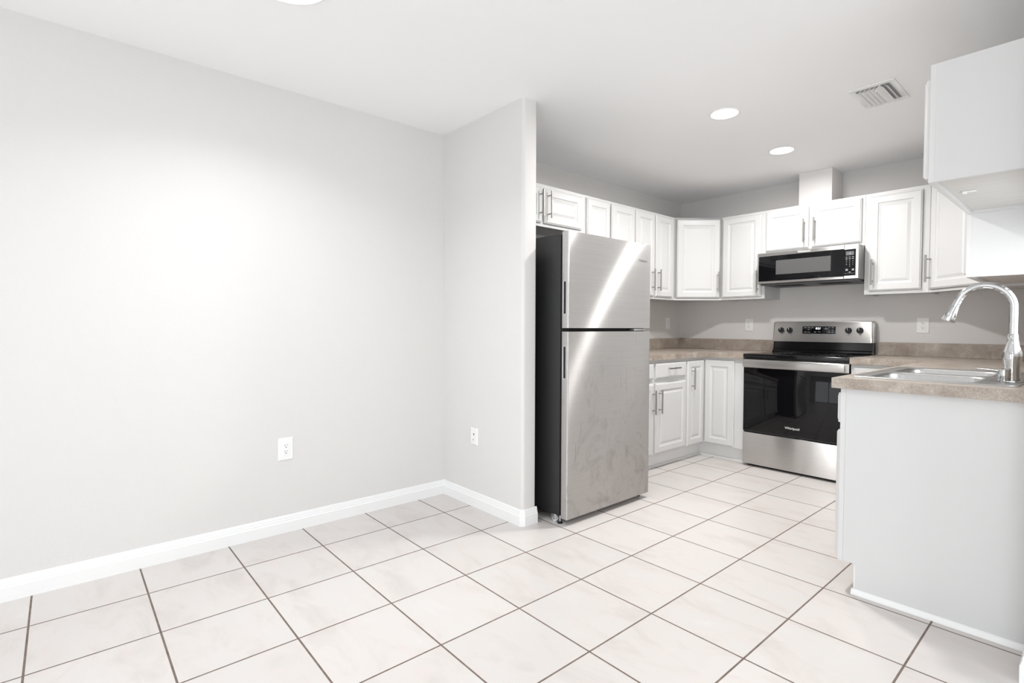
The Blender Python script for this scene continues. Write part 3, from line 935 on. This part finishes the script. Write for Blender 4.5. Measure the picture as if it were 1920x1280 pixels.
for r_ in range(4):
    for c_ in range(3):
        if r_ == 3 and c_ != 1: continue
        km.append((XS + 0.016 + c_ * 0.021, XS + 0.0195 + c_ * 0.021, zt - 0.028 - r_ * 0.0135 - 0.004, zt - 0.028 - r_ * 0.0135))
km.append((XS + 0.006, XS + 0.072, 0.041, 0.0418))
for x in (0.012, 0.054):
    km += [(XS + x, XS + x + 0.015, 0.062, 0.066), (XS + x, XS + x + 0.015, 0.070, 0.074)]
km.append((XS + 0.034, XS + 0.046, 0.048, 0.052))
for x0, x1, z0, z1 in km:
    MB().box(x0, x1, -0.0031, -0.0027, z0, z1).build('key_marking', M_KEYPRINT, kp, smooth=False)
text('Whirlpool', 'logo', 0.023, M_PRINT, mdo, (0.368, -0.0014, H_ - 0.0145), (PI / 2, 0, 0), 0.0004)

# duct cover box between the cabinet top and the ceiling
MB_ = MB().box(-0.125, 0.125, -0.125, 0.123, 0.0, H - ZT - 0.001, 0.0015)
o = MB_.build('duct_cover', M_DUCT, None, loc=(1.064, YK - 0.125, ZT + 0.0005))
tag(o, 'white box duct cover standing on the cabinet above the microwave', 'duct cover')


# ---------------------------------------------------------------- wall plates (front faces -y in local frame)
def plate(name, label, cat, loc, rz, kind, w=0.074, h=0.118):
    t = thing(name, label, cat, loc, rz)
    MB().rrect(-w / 2, w / 2, -h / 2, h / 2, [(0, 0.0), (0.0, 0.003), (0.004, 0.006)], 0, back=-0.0).build('cover_plate', M_PLATE, t)
    if kind == 'outlet':
        b = MB().rrect(-0.0165, 0.0165, -0.0335, 0.0335, [(0, 0.0), (0.0005, 0.0025)], -0.0060, r=0.003, back=-0.0004).build('receptacle', M_PLATE, t)
        s = MB()
        for z in (0.017, -0.017):
            s.box(-0.0075, -0.0055, -0.0089, -0.0085, z + 0.0, z + 0.009).box(0.0052, 0.0070, -0.0089, -0.0085, z + 0.001, z + 0.008)
            s.tube([(0, -0.0085, z - 0.007), (0, -0.0089, z - 0.007)], 0.0028, 12)
        s.build('slots', M_SLOT, b, smooth=False)
    elif kind == 'switch':
        b = MB().rrect(-0.0165, 0.0165, -0.0335, 0.0335, [(0, 0.0), (0.0005, 0.0022)], -0.0060, r=0.002, back=-0.0004).build('rocker_frame', M_PLATE, t)
        MB().prism([(-0.0082, -0.029), (-0.0082, 0.029), (-0.0120, 0.029), (-0.0095, 0.0), (-0.0092, -0.029)], 'x', -0.014, 0.014).build('rocker', M_PLATE, b, smooth=False)
    elif kind == 'jack':
        MB().tube([(0, -0.006, -0.018), (0, -0.016, -0.018)], 0.0048, 14).build('coaxial_connector', M_ZINC, t)
        MB().box(-0.004, 0.004, -0.0066, -0.0060, 0.008, 0.020).build('data_jack', M_SLOT, t, smooth=False)
    return t


plate('wall_outlet', 'white duplex outlet low on the bare left wall', 'outlet', (XL, -0.841, 0.468), PI / 2, 'outlet', 0.080, 0.124)
plate('cable_wall_plate', 'white cable jack plate low on the short stub wall', 'wall plate', (0.035, YS, 0.450), 0, 'jack', 0.072, 0.108)
plate('wall_outlet', 'white duplex outlet above the counter left of the range', 'outlet', (0.421, YK, 1.177), 0, 'outlet')
plate('wall_outlet', 'white duplex outlet above the counter between the range and the faucet', 'outlet', (1.753, YK, 1.172), 0, 'outlet', 0.078, 0.120)
plate('light_switch', 'white rocker switch above the counter just right of the refrigerator', 'light switch', (XL, 2.965, 1.192), PI / 2, 'switch', 0.078, 0.118)


# ---------------------------------------------------------------- ceiling fixtures
def can(label, x, y, r, lens, watts, col, spread):
    t = thing('ceiling_light', label, 'ceiling light', (x, y, H))
    MB().lathe([(r + 0.010, -0.0003), (r + 0.010, -0.003), (r + 0.002, -0.007), (r, -0.0065), (r, -0.0003)], (0, 0, 0), 48, cap0=False, cap1=False).build('trim_ring', M_TRIM, t)
    MB().lathe([(0.0005, -0.0062), (r * 0.6, -0.0060), (r - 0.0002, -0.0050)], (0, 0, 0), 48, cap0=True, cap1=False).build('diffuser', lens, t)
    l = bpy.data.lights.new('led_beam', 'AREA')
    l.shape = 'DISK'
    l.size, l.energy, l.color, l.spread = 2 * r, watts, col, spread
    o = bpy.data.objects.new('led_beam', l)
    o.location = (x, y, H - 0.0075)
    COL.objects.link(o)


KCOL, DCOL = (1.0, 0.98, 0.957), (0.945, 0.978, 1.0)
can('round recessed kitchen light nearer the refrigerator, the higher and larger in view', 1.128, 1.279, 0.078, M_LEDK, LED_KITCHEN, KCOL, 3.05)
can('round recessed kitchen light nearer the range, the lower and smaller in view', 1.085, 2.225, 0.078, M_LEDK, LED_KITCHEN2, KCOL, 3.05)
can('round dining ceiling light cut off by the top edge of the picture', 0.645, -1.125, 0.150, M_LEDD, LED_DINING, DCOL, 2.45)
can('round ceiling light behind the camera position', 3.0, -3.0, 0.150, M_LEDD, ADDED_LED_REAR, DCOL, 2.75)  # unseen lamp, invented to brighten the room

v = thing('air_vent', 'white louvered supply air register in the kitchen ceiling', 'air vent', (1.822, 1.668, H), 0.0)
VX, VY = 0.106, 0.165
b = MB()
for x0, x1, y0, y1 in ((-VX, VX, -VY, -VY + 0.033), (-VX, VX, VY - 0.033, VY), (-VX, -VX + 0.028, -VY + 0.033, VY - 0.033), (VX - 0.028, VX, -VY + 0.033, VY - 0.033)):
    b.box(x0, x1, y0, y1, -0.006, -0.0003, 0.0012)
b.build('frame', M_TRIM, v)
MB().box(-VX + 0.027, VX - 0.027, -VY + 0.032, VY - 0.032, -0.0012, -0.0003).build('duct_opening', mat('grey_duct_interior', (0.45, 0.45, 0.45), 0.7), v, smooth=False)
for i in range(7):
    x = -0.064 + i * 0.0213
    s = 1 if i < 5 else -1
    lo = MB()
    pr_ = []
    for k in range(6):
        t = k / 5
        pr_.append((x + s * (0.012 - 0.020 * t ** 1.3), -0.002 - 0.020 * t))
    pr_ += [(p[0] + 0.0012, p[1] + 0.0006) for p in pr_[::-1]]
    lo.prism(pr_, 'y', -VY + 0.034, VY - 0.034)
    lo.build('louver', M_TRIM, v, ang=40)
lv = MB().tube([(0.0145, -VY + 0.045, -0.020), (0.0145, -VY + 0.045, -0.033)], 0.003, 8).build('damper_lever', M_TRIM, v)
